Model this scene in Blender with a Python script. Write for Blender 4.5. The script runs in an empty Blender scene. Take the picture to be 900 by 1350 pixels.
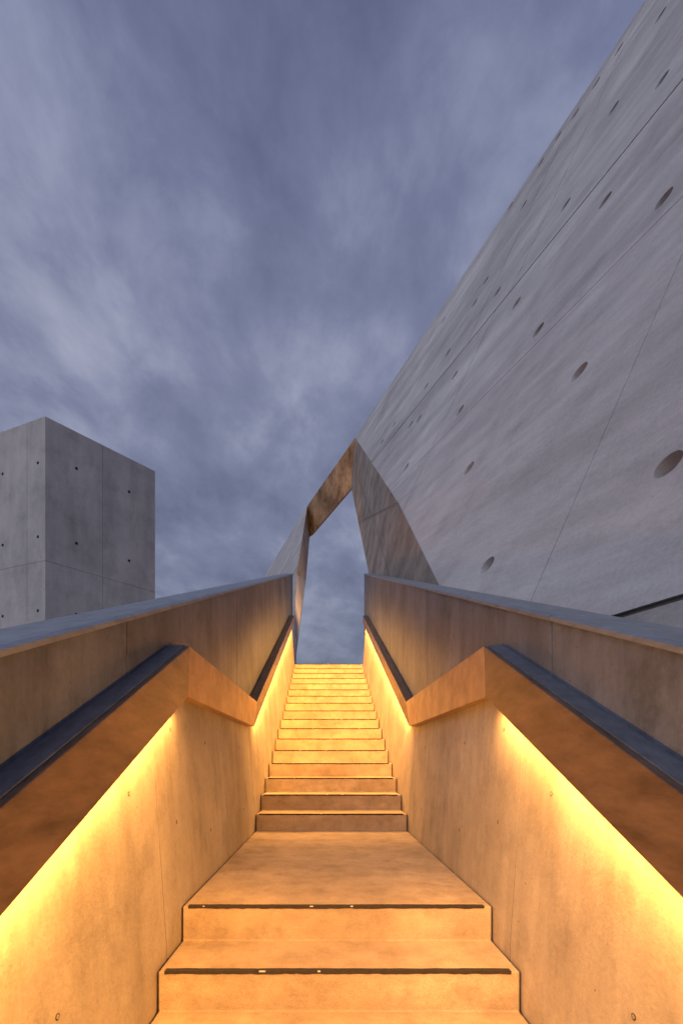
import bpy, bmesh, math, random
from mathutils import Vector, Matrix
random.seed(4)
S = bpy.context.scene
S.view_settings.view_transform='Standard'
try: S.view_settings.look='None'
except: pass
S.view_settings.exposure=0
GZ=-4.0            # plaza level (camera eye is z=0)
F=637.0
def ray(px,py): return Vector(((px-430)/F,1.0,(1000-py)/F))

# ------------------------------------------------------------ materials
def nodes(name):
    m=bpy.data.materials.new(name); m.use_nodes=True
    nt=m.node_tree; b=nt.nodes['Principled BSDF']
    return m,nt,b
def N(nt,t,**k):
    n=nt.nodes.new(t)
    for a,v in k.items(): setattr(n,a,v)
    return n
def noise(nt,co,scale,detail=4,rough=.6,sc=(1,1,1),rot=(0,0,0),dist=0):
    if sc!=(1,1,1) or rot!=(0,0,0):
        mp=N(nt,'ShaderNodeMapping'); mp.inputs['Scale'].default_value=sc; mp.inputs['Rotation'].default_value=rot
        nt.links.new(co,mp.inputs[0]); co=mp.outputs[0]
    n=N(nt,'ShaderNodeTexNoise'); n.inputs['Scale'].default_value=scale
    n.inputs['Detail'].default_value=detail; n.inputs['Roughness'].default_value=rough
    n.inputs['Distortion'].default_value=dist
    nt.links.new(co,n.inputs['Vector'])
    return n.outputs[0]
def ramp(nt,f,stops):
    r=N(nt,'ShaderNodeValToRGB')
    e=r.color_ramp.elements
    while len(e)<len(stops): e.new(.5)
    for i,(p,c) in enumerate(stops):
        e[i].position=p
        e[i].color=(c,c,c,1) if isinstance(c,(int,float)) else (*c,1)
    nt.links.new(f,r.inputs[0]); return r.outputs[0]
def mul(nt,a,b,fac=1.0,mode='MULTIPLY'):
    m=N(nt,'ShaderNodeMix',data_type='RGBA',blend_type=mode)
    if isinstance(fac,(int,float)): m.inputs[0].default_value=fac
    else: nt.links.new(fac,m.inputs[0])
    for i,v in ((6,a),(7,b)):
        if isinstance(v,tuple): m.inputs[i].default_value=(*v,1)
        else: nt.links.new(v,m.inputs[i])
    return m.outputs[2]
def concrete(name,col,warm=None,big=.6,stain=.35,streak=(1,1,1),streakamt=.25,rot=(0,0,0),fine=.18,bump=.25,rough=.85,sand=60,pits=True,sr=(.3,.62)):
    m,nt,b=nodes(name)
    co=N(nt,'ShaderNodeTexCoord').outputs['Object']
    c2=warm or tuple(x*.72 for x in col)
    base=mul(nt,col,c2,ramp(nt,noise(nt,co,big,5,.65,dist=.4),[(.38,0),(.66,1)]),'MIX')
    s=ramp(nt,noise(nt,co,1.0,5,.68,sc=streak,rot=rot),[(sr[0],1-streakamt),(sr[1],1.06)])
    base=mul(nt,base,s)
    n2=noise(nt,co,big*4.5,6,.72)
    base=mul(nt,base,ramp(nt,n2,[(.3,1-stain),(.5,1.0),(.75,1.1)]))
    f=noise(nt,co,sand,2,.75)
    base=mul(nt,base,ramp(nt,f,[(.3,1-fine),(.6,1+fine*.4)]))
    h=f
    if pits:
        v=N(nt,'ShaderNodeTexVoronoi'); v.inputs['Scale'].default_value=11
        nt.links.new(co,v.inputs['Vector'])
        pit=ramp(nt,v.outputs['Distance'],[(.035,.0),(.06,1)])
        pm=ramp(nt,n2,[(.5,1.0),(.54,0.0)])
        pit2=mul(nt,pit,(1,1,1),pm,'MIX')
        base=mul(nt,base,pit2,.65)
        mm=N(nt,'ShaderNodeMath',operation='MULTIPLY'); nt.links.new(f,mm.inputs[0]); nt.links.new(pit2,mm.inputs[1])
        h=mm.outputs[0]
    nt.links.new(base,b.inputs['Base Color'])
    b.inputs['Roughness'].default_value=rough
    b.inputs['Specular IOR Level'].default_value=.3
    bp=N(nt,'ShaderNodeBump'); bp.inputs['Strength'].default_value=bump; bp.inputs['Distance'].default_value=.01
    nt.links.new(h,bp.inputs['Height']); nt.links.new(bp.outputs[0],b.inputs['Normal'])
    return m
M_wall =concrete('stair_wall_concrete',(.42,.365,.31),(.31,.265,.225),big=1.0,stain=.22,streak=(2,4,.6),streakamt=.24,fine=.08,bump=.12)
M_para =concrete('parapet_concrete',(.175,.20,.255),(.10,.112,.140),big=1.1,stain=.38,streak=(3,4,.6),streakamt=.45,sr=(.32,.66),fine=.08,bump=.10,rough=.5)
M_step =concrete('step_concrete',(.48,.375,.265),(.35,.265,.18),big=1.6,stain=.26,streak=(2,3,6),streakamt=.22,fine=.18,bump=.4,sand=170,pits=False)
M_big  =concrete('monument_concrete',(.56,.55,.57),(.42,.405,.42),big=.30,stain=.18,streak=(.22,1.6,1),streakamt=.27,rot=(0,0,.55),fine=.10,bump=.3,sand=30)
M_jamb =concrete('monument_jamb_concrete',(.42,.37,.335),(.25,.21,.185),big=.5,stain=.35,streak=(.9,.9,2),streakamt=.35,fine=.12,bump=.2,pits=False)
M_soff =concrete('soffit_concrete',(.45,.33,.22),(.20,.13,.08),big=.9,stain=.45,streak=(2,.3,1),streakamt=.6,fine=.12,bump=.2,pits=False)  # warm lamp glow is partly tinted into this concrete colour
M_tower=concrete('tower_concrete',(.50,.485,.49),(.41,.395,.40),big=.35,stain=.2,streak=(1.5,1.5,.3),streakamt=.2,fine=.10,bump=.2)
M_ground=concrete('plaza_concrete',(.26,.255,.25),None,big=.2,stain=.3,pits=False)
def simple(name,col,rough=.6,metal=0,var=.25,scale=8,sc=(1,1,1),bump=.1):
    m,nt,b=nodes(name); co=N(nt,'ShaderNodeTexCoord').outputs['Object']
    n=noise(nt,co,scale,5,.7,sc=sc)
    nt.links.new(mul(nt,col,ramp(nt,n,[(.3,1-var),(.65,1+var*.4)])),b.inputs['Base Color'])
    b.inputs['Roughness'].default_value=rough; b.inputs['Metallic'].default_value=metal
    bp=N(nt,'ShaderNodeBump'); bp.inputs['Strength'].default_value=bump; bp.inputs['Distance'].default_value=.003
    nt.links.new(n,bp.inputs['Height']); nt.links.new(bp.outputs[0],b.inputs['Normal'])
    return m
M_rail =simple('bronze_rail',(.175,.120,.092),.40,.40,.5,5,(5,.6,2.5))
M_rail_lit=simple('bronze_rail_painted_lit',(.46,.29,.155),.55,.15,.35,5,(5,1.2,1.2))  # same bronze on level sections; LED glow put into the colour, sloped rails darker
M_cap =simple('zinc_cap',(.27,.30,.345),.45,.5,.3,5,(4,1,4))
M_ledge=simple('blue_grey_ledge',(.105,.122,.165),.65,.1,.35,6,(4,1,4))  # thin blue-grey strip along the top of the lower sloped rail
M_dark=simple('dark_recess',(.02,.018,.018),.9)
M_fill=simple('joint_sealant',(.15,.145,.145),.9)
M_strip=simple('nosing_grit_strip',(.025,.018,.014),.85,0,.5,40)
M_chip=simple('worn_white_chip',(.6,.56,.5),.7)
M_plug=simple('tie_hole_plug',(.26,.22,.19),.8)
def emit(name,col,st):
    m,nt,b=nodes(name); b.inputs['Base Color'].default_value=(.8,.7,.5,1)
    b.inputs['Emission Color'].default_value=(*col,1); b.inputs['Emission Strength'].default_value=st
    return m
LED=(1.0,.45,.095)
M_led=emit('led_diffuser',(1,.55,.18),3)

# ------------------------------------------------------------ helpers
def link(o): S.collection.objects.link(o); return o
def empty(name):
    o=link(bpy.data.objects.new(name,None)); o.empty_display_size=.3; return o
def mesh(name,verts,faces,mat,parent=None,bevel=0,M=None):
    me=bpy.data.meshes.new(name)
    if M is not None:
        Mi=M.inverted(); verts=[Mi@Vector(v) for v in verts]
    me.from_pydata([tuple(v) for v in verts],[],faces)
    bm=bmesh.new(); bm.from_mesh(me)
    bmesh.ops.recalc_face_normals(bm,faces=bm.faces)
    bm.to_mesh(me); bm.free()
    me.materials.append(mat)
    o=link(bpy.data.objects.new(name,me))
    if M is not None: o.matrix_world=M
    if parent: o.parent=parent
    if bevel:
        b=o.modifiers.new('bevel','BEVEL'); b.width=bevel; b.segments=2; b.limit_method='ANGLE'
    return o
def prism(name,A,B,mat,parent=None,bevel=0,M=None):
    """closed solid between two matching rings"""
    n=len(A); v=list(A)+list(B)
    f=[tuple(range(n)),tuple(range(n,2*n))[::-1]]+[(i,(i+1)%n,n+(i+1)%n,n+i) for i in range(n)]
    return mesh(name,v,f,mat,parent,bevel,M)
def yz(name,prof,x0,x1,mat,parent=None,bevel=0):
    return prism(name,[(x0,y,z) for y,z in prof],[(x1,y,z) for y,z in prof],mat,parent,bevel)
def box(name,x0,x1,y0,y1,z0,z1,mat,parent=None,bevel=0):
    return yz(name,[(y0,z0),(y1,z0),(y1,z1),(y0,z1)],x0,x1,mat,parent,bevel)
def join(objs,name,parent=None):
    bpy.ops.object.select_all(action='DESELECT')
    for o in objs: o.select_set(True)
    bpy.context.view_layer.objects.active=objs[0]; bpy.ops.object.join()
    o=objs[0]; o.name=name
    if parent: o.parent=parent
    return o

# ------------------------------------------------------------ ground / platform
g=mesh('ground',[(-1500,-1500,GZ),(1500,-1500,GZ),(1500,1500,GZ),(-1500,1500,GZ)],[(0,1,2,3)],M_ground)
XL,XR=-.70,.805
LZ=-.714; RIS=.164
# ------------------------------------------------------------ staircase
st=empty('concrete_staircase')
prof=[]; strips=[]
y=2.33; z=LZ; low=[]
while z>GZ+RIS*.5:
    low.append((y,z)); y-=.34; z-=RIS
prof=[(low[-1][0],GZ-.1)]
for (yy,zz) in reversed(low):
    prof.append((yy,zz-RIS)); prof.append((yy,zz)); strips.append((yy,zz))
prof=[prof[0]]+prof[2:]
yy=4.78; zz=LZ
for k in range(17):
    prof.append((yy,zz)); zz+=RIS; prof.append((yy,zz)); strips.append((yy,zz))
    if k<16: yy+=.365
TOPY=yy; TOPZ=zz
prof.append((TOPY+.6,TOPZ)); prof.append((TOPY+.6,GZ-.1))
yz('flights_and_landing',prof,XL+.009,XR-.009,M_step,st,bevel=.007)
objs=[]; chips=[]
for (a,b) in strips:
    n=60; x0=XL+.035; x1=XR-.045
    vs=[];fs=[]
    dr=0
    for i in range(n+1):
        x=x0+(x1-x0)*i/n
        dr=dr*.7+random.uniform(-.0015,.0015)
        w=.026+dr; h=.009+random.uniform(-.002,.002)
        vs+=[(x,a+w,b-.004),(x,a+w,b+.003),(x,a-.003,b+.003),(x,a-.003,b-h)]
    for i in range(n):
        for j in range(3):
            p=i*4+j; fs.append((p,p+4,p+5,p+1))
    objs.append(mesh('s',vs,fs,M_strip))
    for q in range(random.choice([1,2,3])):
        x=random.uniform(x0+.05,x1-.1); l=random.uniform(.006,.028)
        chips.append(box('c',x,x+l,a-.0045,a+.001,b+.000,b+.0042,M_chip))
join(objs,'nosing_strips',st); join(chips,'worn_chips',st)

# ------------------------------------------------------------ side walls with rails
def nose(Y):
    if Y<2.33: return LZ+.482*(Y-2.33)
    if Y<4.42: return LZ
    return LZ+.449*(Y-4.42)
def railb(Y):
    if Y<2.45: return .312-.463*(2.45-Y)
    if Y<4.70: return .312
    return .312+.449*(Y-4.70)
YS=-4.6; YE=10.63
def wallseg(side,X,y0,y1,parent):
    ys=sorted(set([y0,y1]+[v for v in (2.33,2.45,4.42,4.70) if y0<v<y1]))
    bk=X+side*.10
    rings=[]
    for Y in ys:
        zb=nose(Y); zt=railb(Y)+.03
        rings.append([(X,Y,zb-.3),(X,Y,zb),(X+side*.068,Y,zt),(bk,Y,zt),(bk,Y,zb-.3)])
    v=[p for r in rings for p in r]; f=[]
    n=5
    for i in range(len(rings)-1):
        for j in range(n):
            f.append((i*n+j,i*n+(j+1)%n,(i+1)*n+(j+1)%n,(i+1)*n+j))
    f.append(tuple(range(n))); f.append(tuple(range((len(rings)-1)*n,len(rings)*n))[::-1])
    return mesh('inner_wall_panel',v,f,M_wall,parent)
for side,X in ((-1,XL),(1,XR)):
    w=empty('stair_parapet_wall')
    cuts=[YS,2.12,4.75,7.7,YE]
    for i in range(len(cuts)-1):
        wallseg(side,X,cuts[i]+(.0032 if i else 0),cuts[i+1]-.0032,w)
    xi=X+side*.103; xo=X+side*.30
    cuts=[YS-.3,1.95,4.35,6.9,9.4,11.6]
    top=lambda Y:-.21+.4*Y
    for i in range(len(cuts)-1):
        a=cuts[i]+.004; b=cuts[i+1]-.004
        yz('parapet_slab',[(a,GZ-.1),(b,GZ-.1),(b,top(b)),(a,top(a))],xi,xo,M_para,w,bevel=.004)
    a,b=cuts[0]+.02,cuts[-1]-.02
    yz('joint_filler',[(a,GZ-.1),(b,GZ-.1),(b,top(b)-.02),(a,top(a)-.02)],xi+side*.012,xo-side*.012,M_dark,w)
    for i in range(len(cuts)-1):
        a=cuts[i]+.003; b=cuts[i+1]-.003
        A=[(xi-side*.012,a,top(a)-.014),(xi-side*.012,a,top(a)+.003),(xi+side*.01,a,top(a)+.012),(xo+side*.012,a,top(a)+.012),(xo+side*.012,a,top(a)-.014)]
        B=[(p[0],b,p[2]+.4*(b-a)) for p in A]
        prism('cap_flashing',A,B,M_cap,w)
    r=empty('illuminated_handrail')
    xf=X; xb=X+side*.098
    def rt(Y): return .576-.475*(2.477-Y)
    segs=[([(YS,rt(YS)),(YS,railb(YS)),(2.45,.312),(2.477,.576)],M_rail),
          ([(2.480,.576),(2.453,.312),(3.718,.312),(3.718,.576)],M_rail_lit),
          ([(3.722,.576),(3.722,.312),(4.698,.312),(4.898,.576)],M_rail_lit),
          ([(4.902,.576),(4.702,.312),(YE,railb(YE)),(YE,.576+.449*(YE-4.9))],M_rail)]
    for s,mt in segs:
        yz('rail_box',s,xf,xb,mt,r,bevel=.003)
    h=.004
    yz('rail_ledge',[(YS,rt(YS)-.002),(2.47,.571),(2.47,.576+h),(YS,rt(YS)+h)],X+side*.022,X+side*.1015,M_ledge,r)
    xl=X+side*.030
    for (ya,yb,pw) in ((YS+.1,2.36,17.5),(4.95,YE-.05,33)):
        za,zb=railb(ya)-.002,railb(yb)-.002
        dz=.006
        prism('led_strip',[(xl-.008,ya,za),(xl+.008,ya,za),(xl+.008,ya,za-dz),(xl-.008,ya,za-dz)],
              [(xl-.008,yb,zb),(xl+.008,yb,zb),(xl+.008,yb,zb-dz),(xl-.008,yb,zb-dz)],M_led,r)
        L=math.hypot(yb-ya,zb-za)
        ld=bpy.data.lights.new('led_light','AREA'); ld.shape='RECTANGLE'
        ld.size=.022; ld.size_y=L; ld.color=LED; ld.energy=pw*L
        o=link(bpy.data.objects.new('led_light',ld))
        ydir=Vector((0,yb-ya,zb-za)).normalized()
        # lens is canted so that it throws away from its own wall, across the steps
        zdir=Vector((side*.55,0,1)); zdir=(zdir-ydir*zdir.dot(ydir)).normalized()
        xdir=ydir.cross(zdir)
        o.matrix_world=Matrix.Translation((xl-side*.008,(ya+yb)/2,(za+zb)/2-dz-.012))@Matrix((xdir,ydir,zdir)).transposed().to_4x4()
        o.parent=r
    hs=[]
    for (Y,h) in ((1.32,.55),(1.32,.2),(2.35,.95),(2.35,.45),(3.0,.9),(3.0,.3),(4.2,.9),(4.2,.3),(.6,.6),(1.85,.9)):
        zb=nose(Y)-.0; zt=railb(Y)+.03; z=zb+h*.9
        xx=X+side*.068*(z-zb)/(zt-zb)
        for rr,off,mt in ((.0095,.001,M_dark),(.0065,.0022,M_plug)):
            vs=[(xx-side*off,Y+rr*math.cos(t*math.pi/8),z+rr*math.sin(t*math.pi/8)) for t in range(16)]
            vs2=[(p[0]+side*.004,p[1],p[2]) for p in vs]
            hs.append(prism('t',vs,vs2,mt))
    join(hs,'tie_hole_plugs',w)

# ------------------------------------------------------------ platform
box('upper_platform',-5.5,4.6,TOPY+.605,46,GZ-.1,TOPZ-.004,M_step)

# ------------------------------------------------------------ monument wall
NN=Vector((-.852,-.321,.413)).normalized()
CW=2.2; TH=1.0
def onf(px,py):
    v=ray(px,py); return v*(-CW/NN.dot(v))
def onb(px,py):
    v=ray(px,py); return v*(-(CW+TH)/NN.dot(v))
Dv=Vector((-.3375,1,.08)); Dv=(Dv-NN*Dv.dot(NN)).normalized()
Uv=NN.cross(Dv); 
if Uv.z<0: Uv=-Uv
A=onf(468,577);G=onf(525,663);C=onf(580,774)
P0=onf(850,0)
B_=onb(463,643);E=onb(486,756);GE=(B_*.45+E*.55)
def plX(Y,Z):
    return (-CW-NN.y*Y-NN.z*Z)/NN.x
ZB=.93
L1=Vector((plX(5.0,ZB),5.0,ZB)); BN=Vector((plX(-4,ZB),-4,ZB))
TN=A+(P0-A)*2.05
Mloc=Matrix((Dv,Uv,NN)).transposed().to_4x4(); Mloc.translation=C
front=[A,G,C,L1,BN,TN]
back=[B_,GE,E,L1+Vector((1.1,.42,0)),BN+Vector((1.1,.42,0)),TN+Vector((1.0,.4,-.5))]
mw=empty('monument_wall')
v=[Vector(p) for p in front+back]
faces=[tuple(range(6)),tuple(range(6,12))[::-1]]
for i in range(6):
    j=(i+1)%6
    faces+= [(i,j,6+j),(i,6+j,6+i)]
slab=mesh('leaning_slab',v,faces,M_big,mw,M=Mloc)
def loc(px,py): return Mloc.inverted()@onf(px,py)
holes=[(880,612),(874,262),(797,264),(745,270),(709,435),(763,490),(618,617),(642,745),(680,400),(606,541),(535,616),
 (599,495),(655,385),(640,370),(690,270),(735,180),(815,65),(808,143),(872,105),(870,20),(552,552),(590,465),(672,272),(584,422),
 (561,510),(541,560),(758,150),(712,215),(503,583),(519,560),(625,400),(785,110),(830,10)]
bm=bmesh.new()
for h in holes:
    c=loc(*h)
    R=.100
    bmesh.ops.create_cone(bm,cap_ends=True,segments=28,radius1=R*.88,radius2=R*1.04,depth=.24,matrix=Matrix.Translation((c.x,c.y,0.005)))
me=bpy.data.meshes.new('cut1'); bm.to_mesh(me); bm.free()
c1=link(bpy.data.objects.new('cut1',me)); c1.matrix_world=Mloc
def grv(bm,x0,x1,y0,y1,dep):
    bmesh.ops.create_cube(bm,size=1,matrix=Matrix.Translation(((x0+x1)/2,(y0+y1)/2,0))@Matrix.Diagonal((x1-x0,y1-y0,dep*2,1)))
tl1=loc(700,350).y
bm=bmesh.new(); grv(bm,-25,60,tl1-.032,tl1+.032,.04)
me=bpy.data.meshes.new('cut2'); bm.to_mesh(me); bm.free(); c2=link(bpy.data.objects.new('cut2',me)); c2.matrix_world=Mloc
bm=bmesh.new()
for (px,py,lo,hi,w) in ((590,545,-4,tl1-.05,.016),(748,680,-4,tl1-.05,.004),(640,400,tl1+.05,40,.018),(790,130,tl1+.05,40,.012)):
    s=loc(px,py).x; grv(bm,s-w,s+w,lo,hi,.022)
me=bpy.data.meshes.new('cut3'); bm.to_mesh(me); bm.free(); c3=link(bpy.data.objects.new('cut3',me)); c3.matrix_world=Mloc
tl2=loc(640,520).y
bm=bmesh.new(); grv(bm,-25,60,tl2-.008,tl2+.008,.018)
me=bpy.data.meshes.new('cut4'); bm.to_mesh(me); bm.free(); c4=link(bpy.data.objects.new('cut4',me)); c4.matrix_world=Mloc
bpy.context.view_layer.update()
for c in (c1,c2,c3,c4):
    c.data.materials.append(M_big)
    md=slab.modifiers.new('b','BOOLEAN'); md.operation='DIFFERENCE'; md.object=c; md.solver='EXACT'
dg=bpy.context.evaluated_depsgraph_get()
nm=bpy.data.meshes.new_from_object(slab.evaluated_get(dg))
slab.modifiers.clear(); slab.data=nm
for c in (c1,c2,c3,c4): bpy.data.objects.remove(c)
def off2(p,d,z): return Vector((p.x+d*.936,p.y+d*.352,z))
prism('base_wall',[off2(L1,.0,ZB-.035),off2(BN,.0,ZB-.035),off2(BN,1.1,ZB-.035),off2(L1,1.1,ZB-.035)],
      [off2(L1,.0,GZ-.1),off2(BN,.0,GZ-.1),off2(BN,1.1,GZ-.1),off2(L1,1.1,GZ-.1)],M_big,mw)
prism('joint_core',[off2(L1,.03,ZB+.02),off2(BN,.03,ZB+.02),off2(BN,1.0,ZB+.02),off2(L1,1.0,ZB+.02)],
      [off2(L1,.03,ZB-.1),off2(BN,.03,ZB-.1),off2(BN,1.0,ZB-.1),off2(L1,1.0,ZB-.1)],M_fill,mw)
sx=Vector((1.2,.3,0))
top=[C+Vector((.02,0,-.01)),E+Vector((.02,0,-.01)),E+sx,C+sx]
prism('jamb_support',top,[Vector((p.x,p.y,GZ-.1)) for p in top],M_jamb,mw)
P1=onf(405,667);Q=onf(350,757);F_=onb(408,708)
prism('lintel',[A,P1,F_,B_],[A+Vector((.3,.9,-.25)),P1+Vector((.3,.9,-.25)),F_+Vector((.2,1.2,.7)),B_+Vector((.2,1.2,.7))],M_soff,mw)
J1=onf(391,757);J2=onf(385.5,872)
K1=onb(403,765);K2=onb(390.5,850);
J3=Vector((J2.x,J2.y,TOPZ-.05)); K3=Vector((K2.x+.02,K2.y,TOPZ-.05))
R1=onf(330,900); R3=Vector((R1.x,R1.y,TOPZ-.05))
fr=[P1,Q,R1,R3,J3,J2,J1]
K2b=K2+Vector((0,0,-.4))
bk=[F_,Q+Vector((.8,2.5,-1)),R1+Vector((.3,5,0)),R3+Vector((.3,5,0)),K3,K2b,K1]
v=fr+bk; faces=[(0,1,6),(1,2,5,6),(2,3,4,5),(7,13,8),(8,13,12,9),(9,12,11,10)]
for i in range(7):
    j=(i+1)%7; faces+=[(i,j,7+j),(i,7+j,7+i)]
mesh('far_pier',v,faces,M_big,mw)
def skin(name,pts,fs,mat,sgn,off=.004):
    nj=(pts[1]-pts[0]).cross(pts[-1]-pts[0]).normalized()
    if nj.x*sgn<0: nj=-nj
    mesh(name,[p+nj*off for p in pts],fs,mat,mw)
    return nj
nj=skin('jamb_face',[A,G,C,E,GE,B_],[(0,1,4),(0,4,5),(1,2,3),(1,3,4)],M_jamb,-1)
skin('pier_jamb_face',[P1,J1,J2,K2,K1,F_],[(0,1,4),(0,4,5),(1,2,3),(1,3,4)],M_jamb,1)
def seam(p,q,w):
    p=Vector(p);q=Vector(q); d=(q-p).normalized(); s=d.cross(nj).normalized()*w
    return [(x+nj*.03) for x in (p-s,p+s,q+s,q-s)]
jv=[];jf=[]
for (p,q) in ((G,GE),(A.lerp(B_,.5),G.lerp(GE,.5)),(G.lerp(GE,.45),C.lerp(E,.5))):
    b=len(jv); jv+=seam(p,q,.008); jf.append((b,b+1,b+2,b+3))
mesh('jamb_joints',jv,jf,M_fill,mw)

# ------------------------------------------------------------ tower at left
tw=empty('concrete_tower')
k=1.25
c0=Vector((-6.97,12,0))*k; c1_=Vector((-5.06,14.3,0))*k; c3_=Vector((-8.5,12.6,0))*k
c3_=c0+(c3_-c0)*2.6; cb=c1_+(c3_-c0)
ZT=8.5*k; ZJ=4.92*k
def inset(z,d):
    ctr=(c0+c1_+cb+c3_)/4; return [Vector((p.x+(ctr.x-p.x)*d,p.y+(ctr.y-p.y)*d,z)) for p in (c0,c1_,cb,c3_)]
prism('core',inset(GZ-.1,.005),inset(ZT-.1,.005),M_fill,tw)
def face(p,q,splits,name):
    d=(q-p).normalized(); L=(q-p).length; nrm=Vector((d.y,-d.x,0))
    ctr=(c0+c1_+cb+c3_)/4
    if nrm.dot(ctr-p)>0: nrm=-nrm
    xs=[0]+[s*L for s in splits]+[L]
    for i in range(len(xs)-1):
        for (z0,z1) in ((GZ-.1,ZJ-2.9*k),(ZJ-2.9*k,ZJ),(ZJ,ZT)):
            a=xs[i]+(.005 if i else 0); b=xs[i+1]-(.005 if i<len(xs)-2 else 0)
            P=p+d*a; Qq=p+d*b; inn=-nrm*.2
            ia=inn+(d*.2 if i==0 else Vector()); ib=inn-(d*.2 if i==len(xs)-2 else Vector())
            lo=[P,Qq,Qq+ib,P+ia]
            zz1=z1-(.005 if z1<ZT else 0); zz0=z0+.005
            prism(name,[Vector((q_.x,q_.y,zz0)) for q_ in lo],[Vector((q_.x,q_.y,zz1)) for q_ in lo],M_tower,tw)
    return d,nrm,L
hs=[]
def hole(pt,nrm,d,R=.048):
    u=Vector((0,0,1))
    vs=[pt+nrm*.004+d*R*math.cos(t*math.pi/8)+u*R*math.sin(t*math.pi/8) for t in range(16)]
    hs.append(prism('t',vs,[q-nrm*.01 for q in vs],M_dark))
d,nr,L=face(c0,c1_,[.48],'front_panel')
for fx in (.25,.73):
    for z in (7.55,5.6,3.75,2.0,.3): hole(c0+d*L*fx+Vector((0,0,z*k)),nr,d)
d,nr,L=face(c0,c3_,[.15,.6],'side_panel')
for fx in (.06,.36,.8):
    for z in (7.4,5.55,3.7,2.0,.3): hole(c0+d*L*fx+Vector((0,0,z*k)),nr,d)
face(c1_,cb,[.5],'rear_panel'); face(c3_,cb,[.5],'rear_panel')
join(hs,'tie_holes',tw)
prism('roof_slab',inset(ZT-.3,.03),inset(ZT-.03,.03),M_tower,tw)

# ------------------------------------------------------------ uplight on the platform
up=empty('floor_uplight')
bx=Vector((.55,13.2,TOPZ))
vs=[(bx.x+.09*math.cos(t*math.pi/12),bx.y+.09*math.sin(t*math.pi/12),TOPZ) for t in range(24)]
prism('housing',vs,[(a,b,c+.03) for a,b,c in vs],M_cap,up)
vs=[(bx.x+.07*math.cos(t*math.pi/12),bx.y+.07*math.sin(t*math.pi/12),TOPZ+.03) for t in range(24)]
prism('lens',vs,[(a,b,c+.004) for a,b,c in vs],M_led,up)
ld=bpy.data.lights.new('uplight_lamp','SPOT'); ld.energy=10500; ld.color=(1,.5,.16); ld.spot_size=math.radians(46); ld.spot_blend=.9; ld.shadow_soft_size=.06
o=link(bpy.data.objects.new('uplight_lamp',ld)); o.location=bx+Vector((0,0,.06))
tgt=(A+P1)/2+Vector((-.3,1,0))
o.rotation_euler=(tgt-o.location).to_track_quat('-Z','Y').to_euler(); o.parent=up

# ------------------------------------------------------------ sky
W=bpy.data.worlds.new('World'); S.world=W; W.use_nodes=True; nt=W.node_tree
bg=nt.nodes['Background']
tc=N(nt,'ShaderNodeTexCoord').outputs['Generated']
sep=N(nt,'ShaderNodeSeparateXYZ'); nt.links.new(tc,sep.inputs[0])
zc=N(nt,'ShaderNodeMath',operation='MAXIMUM'); nt.links.new(sep.outputs[2],zc.inputs[0]); zc.inputs[1].default_value=0
za=N(nt,'ShaderNodeMath',operation='ADD'); nt.links.new(zc.outputs[0],za.inputs[0]); za.inputs[1].default_value=.24
cmb=N(nt,'ShaderNodeCombineXYZ')
for i in (0,1):
    dv=N(nt,'ShaderNodeMath',operation='DIVIDE'); nt.links.new(sep.outputs[i],dv.inputs[0]); nt.links.new(za.outputs[0],dv.inputs[1])
    nt.links.new(dv.outputs[0],cmb.inputs[i])
co=cmb.outputs[0]
n1=noise(nt,co,1.55,4,.5,sc=(1.15,.9,1),rot=(0,0,.35),dist=.3)
n2=noise(nt,co,5.0,8,.60,sc=(1.1,.8,1),rot=(0,0,-.45),dist=.2)
mx=mul(nt,n1,n2,.46,'MIX')
cl=ramp(nt,mx,[(.37,(.122,.138,.235)),(.49,(.19,.21,.33)),(.62,(.33,.355,.48))])
low=ramp(nt,sep.outputs[2],[(0,(.48,.49,.52)),(.18,(.62,.62,.65)),(.40,(.98,.97,.96)),(.62,(1.03,1.01,1.0)),(.8,(.80,.81,.88)),(1,(.7,.7,.8))])
cl=mul(nt,cl,low)
sky=N(nt,'ShaderNodeTexSky',sky_type='NISHITA'); sky.sun_disc=False
sky.sun_elevation=math.radians(4); sky.sun_rotation=math.radians(215)
sk=mul(nt,sky.outputs[0],(.02,.02,.02))
tot=mul(nt,cl,sk,1.0,'ADD')
nt.links.new(tot,bg.inputs[0]); bg.inputs[1].default_value=1.0
try: W.cycles.sampling_method='MANUAL'; W.cycles.sample_map_resolution=256
except: pass

sd=bpy.data.lights.new('sun','SUN'); sd.energy=.90; sd.angle=math.radians(60); sd.color=(.97,.96,1.0)
so=link(bpy.data.objects.new('sun',sd)); so.location=(-20,-20,30)
so.rotation_euler=Vector((.42,.68,-.6)).to_track_quat('-Z','Y').to_euler()

# ------------------------------------------------------------ camera
cd=bpy.data.cameras.new('camera'); cam=link(bpy.data.objects.new('camera',cd))
cd.sensor_fit='VERTICAL'; cd.sensor_height=36; cd.lens=F/1350*36
cd.shift_x=20/1350; cd.shift_y=325/1350; cd.clip_end=5000; cd.clip_start=.02
cam.rotation_euler=(math.radians(90),0,0)
S.camera=cam
